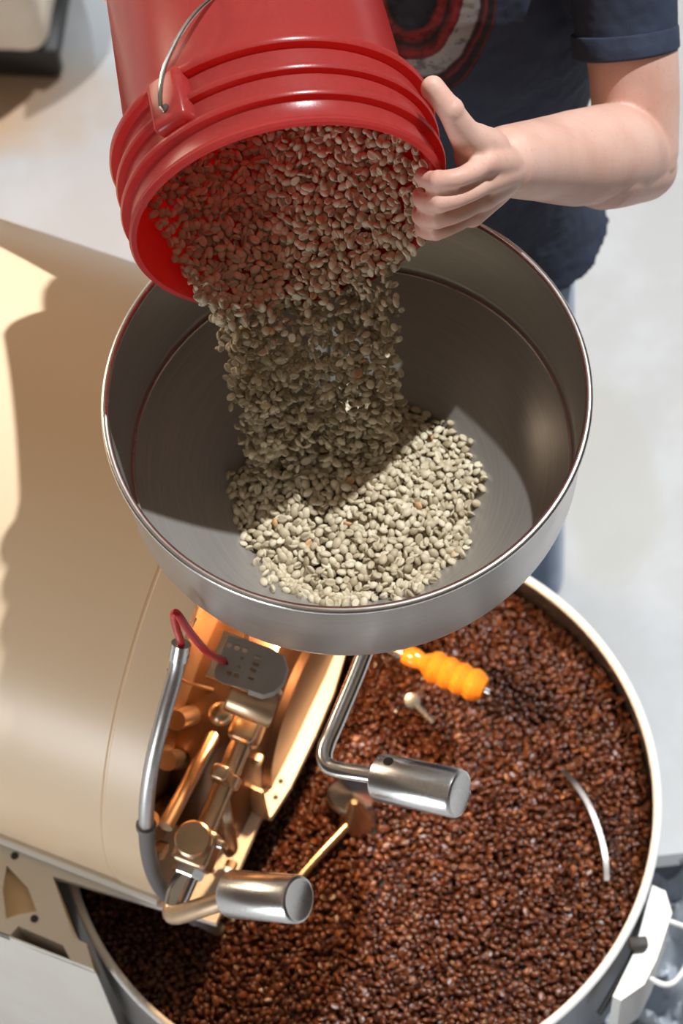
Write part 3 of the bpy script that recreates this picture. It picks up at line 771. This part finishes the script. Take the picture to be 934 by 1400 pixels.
# --- roasted beans in the cooling tray
RP = []
for layer in range(2):
    g = hexgrid(-.37, .37, -.37, .37, .0088, .0017)
    r = np.hypot(*g.T); g = g[r < .359]
    swell = .006*np.sin(g[:, 0]*23+1)*np.sin(g[:, 1]*19)
    z = ZB+swell-layer*.006+rng.normal(0, .0022, len(g))
    RP.append(np.c_[g[:, 0]+TC[0], g[:, 1]+TC[1], z])
NL0 = len(RP[0]); RP = np.vstack(RP); nR = len(RP)
RR = rand_rots(nR, np.tile(ZV, (nR, 1)), .75); RSz = .0060+.0006*rng.normal(size=nR); RTi = np.clip(rng.beta(1.7, 2.4, nR)*1.05, 0, 1)
hubd = np.hypot(*(RP-hub)[:, :2].T) > .026
px = project(RP); P2 = RP-FC
nco, vco = P2@NV, P2@VV
vis = hubd & (np.arange(nR) < NL0) & (px[:, 1] < 1388) & (px[:, 0] > 330) & (px[:, 0] < 800)
idx = np.where(vis)[0]; idx = idx[np.argsort(px[idx, 2])][:300]
sel = np.zeros(nR, bool); sel[idx] = True
single_beans('roasted_coffee_bean', RP[sel], RR[sel], RSz[sel], RTi[sel], variants('roasted_coffee_bean', T_LO, MAT['roast_bean']),
             'dark roasted coffee bean on the cooling tray by the rim across from the person', 'roasted beans along the tray rim')
rest = ~sel & hubd
rbm = bean_mesh('roasted_coffee_beans', RP[rest], RR[rest], RSz[rest], RTi[rest], T_LO, MAT['roast_bean'])
tag(rbm, 'dark brown roasted coffee beans covering the whole cooling tray', 'coffee beans', kind='stuff')
MAT['roastbed'] = plain('roasted_bed', (.02, .008, .004), (.035, .013, .006), .7, 0, 80)
mesh_obj('bean_bed', *g_lathe([(0, .565), (.363, .565), (.363, ZB-.010), (0, ZB-.010)], TC, ZV, 72), MAT['roastbed'], tray)

# ------------------------------------------------------------------ person
def ring(cx, cy, z, hw, hd, n=40, p=2.4, tilt=0.0):
    out = []
    for i in range(n):
        t = 2*math.pi*i/n; c, s = math.cos(t), math.sin(t)
        out.append(np.array([cx+hw*math.copysign(abs(c)**(2/p), c), cy+hd*math.copysign(abs(s)**(2/p), s), z+tilt*math.copysign(abs(s)**(2/p), s)*hd]))
    return out
SHL, ELL, WRL = np.array([.360, 1.90, 1.555]), np.array([.368, 1.70, 1.345]), np.array([.199, 1.515, 1.612])
SHR, ELR, WRR = np.array([-.085, 1.92, 1.55]), np.array([-.27, 2.00, 1.52]), np.array([-.14, 1.83, 1.53])
body = []
body.append(g_loft([ring(.15, 1.93, z, hw, hd) for z, hw, hd in ((.90, .165, .115), (1.05, .16, .11), (1.2, .155, .11), (1.35, .17, .105), (1.48, .175, .09), (1.56, .12, .07), (1.60, .06, .06))]))
# head, looking down at the hopper
hc_ = np.array([.01, 1.83, 1.80])
body.append(g_tube(smooth_path([np.array([.13, 1.92, 1.56]), np.array([.11, 1.90, 1.64]), hc_+np.array([.01, .03, -.04])], 4), .056, 20, True))
body += [g_ellipsoid(hc_+np.array([0, .015, .03]), (.076, .095, .095)), g_ellipsoid(hc_+np.array([0, -.03, -.055]), (.058, .062, .065)),
         g_ellipsoid(hc_+np.array([0, -.098, -.02]), (.013, .02, .026)), g_ellipsoid(hc_+np.array([0, -.078, .018]), (.05, .018, .012)),
         g_ellipsoid(hc_+np.array([0, -.084, -.062]), (.026, .012, .010)), g_ellipsoid(hc_+np.array([.077, .012, -.005]), (.010, .02, .032)), g_ellipsoid(hc_+np.array([-.077, .012, -.005]), (.010, .02, .032))]
def limb(P, r, flat=None, sub=5, hint=(0, 0, 1)): return g_tube(smooth_path(P, sub), r, 44, True, flat, hint)
# left arm: upper arm, elbow, forearm with muscle belly, wrist
ua = [SHL, SHL*.66+ELL*.34+np.array([.004, 0, .0]), SHL*.3+ELL*.7+np.array([.006, .0, .004]), ELL+np.array([.0, .0, .006])]
body.append(limb(ua, [.054, .053, .050, .048]))
fa_d = (WRL-ELL)
fa = [ELL+np.array([-.002, .0, .0]), ELL+fa_d*.22+np.array([.002, .002, .004]), ELL+fa_d*.5, ELL+fa_d*.78, WRL]
body.append(limb(fa, [.047, .054, .051, .042, .036]))
body.append(limb([SHL*.45+ELL*.55, ELL+np.array([.010, -.002, -.012])], [.044, .036], None, 1))
body.append(limb([ELL+np.array([.008, -.004, -.016]), ELL+fa_d*.35+np.array([.01, -.006, -.018]), ELL+fa_d*.62+np.array([.004, 0, -.008])], [.040, .042, .032]))
# right arm behind and under the bucket
body.append(limb([SHR, SHR*.5+ELR*.5, ELR], [.052, .048, .041])); body.append(limb([ELR, ELR*.6+WRR*.4, WRR], [.041, .044, .031]))
hr = np.array([-.085, 1.765, 1.500])
body.append(limb([WRR, (WRR+hr)/2, hr], [.032, .040, .034], (1.15, .55)))
for k_ in range(4):
    o_ = np.array([-.036+.022*k_, 0, 0])
    body.append(limb([hr+o_*.8, hr+o_+np.array([0, -.035, .016]), hr+o_*1.1+np.array([0, -.065, .026])], [.0095, .009, .0078], None, 3))
body.append(limb([hr+np.array([.02, .03, -.01]), hr+np.array([.055, .02, .015]), hr+np.array([.065, 0, .045])], [.012, .011, .009], None, 3))
# left hand gripping the bucket lip: knuckles outside, fingers folded over the lip, thumb along the ribs
def J(x, y, d): return atw(x, y, d)
FING = [
    [(664, 223, 2.448), (632, 241, 2.420), (600, 247, 2.422), (581, 244, 2.449), (577, 238, 2.474)],
    [(668, 247, 2.466), (634, 267, 2.436), (602, 276, 2.430), (578, 275, 2.456), (574, 266, 2.482)],
    [(660, 271, 2.485), (630, 290, 2.457), (598, 299, 2.450), (576, 298, 2.474), (573, 288, 2.500)],
    [(645, 293, 2.505), (620, 308, 2.480), (596, 317, 2.473), (579, 315, 2.494), (577, 306, 2.516)],
]
FR = [[.0112, .0094, .0100, .0086, .0074], [.0112, .0094, .0102, .0088, .0076], [.0106, .0090, .0096, .0084, .0072], [.0096, .0082, .0086, .0076, .0066]]
for P_, R_ in zip(FING, FR):
    body.append(g_tube(smooth_path([J(*p) for p in P_], 4), R_, 16, True))
for P_, r in zip(FING, (.0120, .0122, .0116, .0106)): body.append(g_ellipsoid(J(*P_[0]), (r, r, r)))
for P_, r in zip(FING, (.0108, .0112, .0104, .0092)): body.append(g_ellipsoid(J(P_[2][0], P_[2][1], P_[2][2]), (r, r, r)))
# palm: fan of tubes from the wrist to each knuckle
for P_ in FING:
    k0 = J(*P_[0]); body.append(g_tube(smooth_path([WRL+np.array([-.004, -.012, .004]), (WRL+k0)/2+np.array([.002, -.004, .004]), k0], 4), [.024, .020, .0135], 16, True))
TH = [(668, 205, 2.485), (648, 196, 2.452), (634, 181, 2.428), (616, 152, 2.405), (594, 122, 2.398)]
body.append(g_tube(smooth_path([J(*p) for p in TH], 5), [.022, .0205, .0155, .0122, .0112], 18, True))
body.append(g_ellipsoid(J(650, 212, 2.458), (.021, .021, .024))); body.append(g_ellipsoid(J(592, 121, 2.400), (.0118, .0118, .0135)))
body.append(g_ellipsoid(J(617, 150, 2.403), (.0128, .0128, .0128)))
# legs inside the jeans
for sgn, lx in ((1, .245), (-1, .055)):
    body.append(limb([np.array([lx, 1.93, .95]), np.array([lx+.004, 1.86, .53]), np.array([lx+.01, 1.82, .12])], [.078, .055, .04]))
person = remeshed('person', join(*body), .0025, 2, MAT['skin'], None, .45)
tag(person, 'person in navy printed t-shirt and jeans tipping a bucket with bent bare arm', 'person')

sh = [g_loft([ring(cx, cy, z, hw, hd, 44, 2.5, tl) for cx, cy, z, hw, hd, tl in
      ((.155, 1.925, .945, .232, .158, .10), (.150, 1.93, .965, .226, .155, .08), (.145, 1.93, 1.04, .208, .146, .0), (.137, 1.93, 1.15, .203, .142, 0), (.142, 1.925, 1.26, .216, .140, 0),
       (.140, 1.92, 1.36, .222, .134, 0), (.127, 1.92, 1.46, .212, .118, 0), (.126, 1.92, 1.54, .18, .092, 0), (.126, 1.92, 1.585, .11, .074, 0), (.126, 1.92, 1.60, .075, .065, 0))])]
sd = (ELL-SHL)
slv_end = SHL+sd*.60
sh.append(g_tube(smooth_path([SHL+np.array([-.05, 0, .0]), SHL+sd*.1, SHL+sd*.35+np.array([.004, 0, 0]), slv_end], 5), [.060, .064, .0585, .0575], 28, False))
sdr = ELR-SHR
sh.append(g_tube(smooth_path([SHR+np.array([.05, 0, 0]), SHR+sdr*.1, SHR+sdr*.6], 5), [.060, .064, .058], 28, False))
def mat_shirt():
    m, nt, b, out = new_mat('navy_shirt_cotton')
    weave = tex_noise(nt, 900, 2)
    base = ramp(nt, weave, [(.3, (.020, .030, .058)), (.7, (.034, .048, .085))])
    g = nt.nodes.new('ShaderNodeNewGeometry'); sp = nt.nodes.new('ShaderNodeSeparateXYZ'); nt.links.new(g.outputs['Position'], sp.inputs[0])
    PC = atY(566, 12, 1.80)
    dx = math_node(nt, 'DIVIDE', math_node(nt, 'SUBTRACT', sp.outputs[0], float(PC[0])), .104)
    dz = math_node(nt, 'DIVIDE', math_node(nt, 'SUBTRACT', sp.outputs[2], float(PC[2])), .158)
    d = math_node(nt, 'SQRT', math_node(nt, 'ADD', math_node(nt, 'MULTIPLY', dx, dx), math_node(nt, 'MULTIPLY', dz, dz)))
    wob = math_node(nt, 'ADD', d, math_node(nt, 'MULTIPLY', math_node(nt, 'SUBTRACT', tex_noise(nt, 26, 4), .5), .10))
    K = (.012, .010, .013)
    r = nt.nodes.new('ShaderNodeValToRGB'); r.color_ramp.interpolation = 'LINEAR'
    st = [(0., (.03, .03, .04)), (.22, (.02, .02, .03)), (.26, K), (.30, (.30, .022, .018)), (.36, (.20, .02, .02)), (.39, K), (.47, (.30, .02, .018)), (.52, (.14, .02, .02)), (.54, (.40, .385, .37)), (.70, (.30, .30, .30)), (.725, (.06, .012, .014)), (.75, K), (.79, (.18, .016, .018)), (.815, K), (.87, K), (.895, (.14, .015, .018)), (.91, K)]
    e = r.color_ramp.elements
    e[0].position, e[0].color = 0, (*st[0][1], 1); e[1].position, e[1].color = .91, (*K, 1)
    for p_, c_ in st[1:-1]:
        q = e.new(p_); q.color = (*c_, 1)
    nt.links.new(wob, r.inputs['Fac'])
    wear = ramp(nt, tex_noise(nt, 55, 5, .7), [(.38, (.25, .25, .25)), (.5, (1, 1, 1))])
    pr = mix_rgb(nt, .8, r.outputs['Color'], wear, 'MULTIPLY')
    inside = math_node(nt, 'MULTIPLY', math_node(nt, 'LESS_THAN', wob, .91), math_node(nt, 'LESS_THAN', sp.outputs[1], 1.90))
    nt.links.new(mix_rgb(nt, inside, base, pr), b.inputs['Base Color'])
    b.inputs['Roughness'].default_value = .85; 
    fold = tex_noise(nt, 11, 3); bump(nt, b, fold, .5, .03); return m
MAT['shirt'] = mat_shirt()
shirt = remeshed('shirt', join(*sh), .0065, 6, MAT['shirt'], person)
sa, sb_, sc_ = basis(sd)
hem_prof = [(.0560, -.026), (.0592, -.025), (.0604, -.022), (.0598, -.001), (.0575, .0015), (.0545, .0)]
mesh_obj('sleeve_hem', *g_lathe(hem_prof, slv_end, sd, 48, closed=True), MAT['shirt'], shirt)
jn = [g_loft([ring(.150, 1.93, z, hw, hd, 40, 2.6) for z, hw, hd in ((.80, .185, .125), (.90, .188, .13), (1.0, .18, .125))])]
for sgn, lx in ((1, .245), (-1, .055)):
    jn.append(g_tube(smooth_path([np.array([lx, 1.93, .92]), np.array([lx+sgn*.006, 1.895, .72]), np.array([lx+sgn*.01, 1.86, .50]), np.array([lx+sgn*.016, 1.845, .28]), np.array([lx+sgn*.018, 1.835, .075])], 6), [.098, .094, .082, .076, .078], 30, False))
remeshed('jeans', join(*jn), .008, 4, MAT['jeans'], person)
for lx in (.263, .037):
    s_ = join(g_ellipsoid((lx, 1.74, .045), (.048, .075, .042)), g_ellipsoid((lx, 1.84, .05), (.042, .075, .05)), g_box((lx, 1.79, .014), np.eye(3), (.09, .26, .026), .01))
    remeshed('shoe', s_, .006, 4, MAT['shoe'], person)
remeshed('hair', g_ellipsoid(hc_+np.array([0, .03, .045]), (.083, .095, .09)), .007, 2, MAT['hair'], person)
for sx_e in (-1, 1): mesh_obj('eye', *g_ellipsoid(hc_+np.array([sx_e*.031, -.072, .0]), (.012, .010, .008)), MAT['eye'], person)

# ------------------------------------------------------------------ things around
# sack on a black pallet by the far floor
pc = at(86, 108, 0)
PX = np.array([.985, -.17, 0]); PX /= np.linalg.norm(PX); PY = np.array([-PX[1], PX[0], 0]); AXP = [PX, PY, ZV]
def pl(x, y, z): return np.array([pc[0], pc[1], 0])+PX*x+PY*y+ZV*z
pal = empty('plastic_pallet', pl(-.5, .4, 0), 'black plastic pallet on the concrete floor under a pale sack', 'pallet')
for k_ in range(5): mesh_obj('deck_board', *g_box(pl(-.5, .07+k_*.165, .070), AXP, (1.0, .14, .02), .006), MAT['black'], pal)
for x in (-.92, -.5, -.08):
    mesh_obj('runner', *g_box(pl(x, .40, .031), AXP, (.14, .80, .061), .006), MAT['black'], pal)
mesh_obj('front_lip', *g_box(pl(-.5, .012, .043), AXP, (1.0, .025, .072), .006), MAT['black'], pal)
sk = remeshed('coffee_sack', join(g_box(pl(-.50, .40, .175), AXP, (.98, .84, .19), .03, 4), *[g_ellipsoid(pl(x, y, .27), (.2, .2, .06)) for x, y in ((-.25, .25), (-.6, .3), (-.4, .55), (-.15, .6))]), .015, 5, MAT['sack'])
tag(sk, 'lumpy cream jute sack lying on the black pallet', 'sack')
# crumpled plastic wrap hanging off the sack's side
n_, m_ = 10, 16; V = []
for i in range(n_):
    for j in range(m_):
        a_, b_ = i/(n_-1), j/(m_-1)
        V.append(pl(.045+.012*math.sin(9*b_+3*a_)+.05*(1-a_)*(.3+.3*math.sin(17*b_)), .02+.75*b_, .012+.30*a_))
Fs = [(i*m_+j, i*m_+j+1, (i+1)*m_+j+1, (i+1)*m_+j) for i in range(n_-1) for j in range(m_-1)]
wrap = mesh_obj('plastic_wrap', V, Fs, MAT['film'], None)
tag(wrap, 'crinkled clear plastic wrap hanging beside the sack and pallet', 'plastic wrap')

# bin with a crumpled plastic liner below the discharge door
bc = np.array([.42, 1.02, 0]); 
bin_ = empty('collecting_bin', bc, 'dark grey bin with a crumpled plastic liner under the white discharge door', 'bin')
def rrect(hw, hd, z, n=40, p=5): return [q+np.array([0, 0, 0]) for q in ring(bc[0], bc[1], z, hw, hd, n, p)]
hw, hd = .175, .19
V, Fs = g_loft([rrect(hw*.85, hd*.85, 0.0), rrect(hw, hd, .40), rrect(hw+.008, hd+.008, .405), rrect(hw+.008, hd+.008, .42), rrect(hw-.008, hd-.008, .42), rrect(hw*.85-.008, hd*.85-.008, .03)])
mesh_obj('bin_body', V, Fs, MAT['bin'], bin_)
n_ = 46; V = []
for i in range(n_):
    for j in range(n_):
        a_, b_ = i/(n_-1)*2-1, j/(n_-1)*2-1
        e_ = max(abs(a_), abs(b_))
        x, y = bc[0]+a_*(hw+.012)*1.02, bc[1]+b_*(hd+.012)*1.02
        z = .36+.045*math.sin(7*a_+4*b_+2*math.sin(5*b_))+.03*math.sin(13*b_-6*a_)+.02*math.sin(23*a_+9*b_)+.02*rng.normal()*.4
        z = min(z-.02+.08*max(0, e_-.75)/.25, .448)
        if e_ > .94: z = .428-.09*(e_-.94)/.06
        V.append(np.array([x, y, z]))
Fs = [(i*n_+j, i*n_+j+1, (i+1)*n_+j+1, (i+1)*n_+j) for i in range(n_-1) for j in range(n_-1)]
mesh_obj('bin_liner', V, Fs, MAT['film'], bin_, sharp=60)
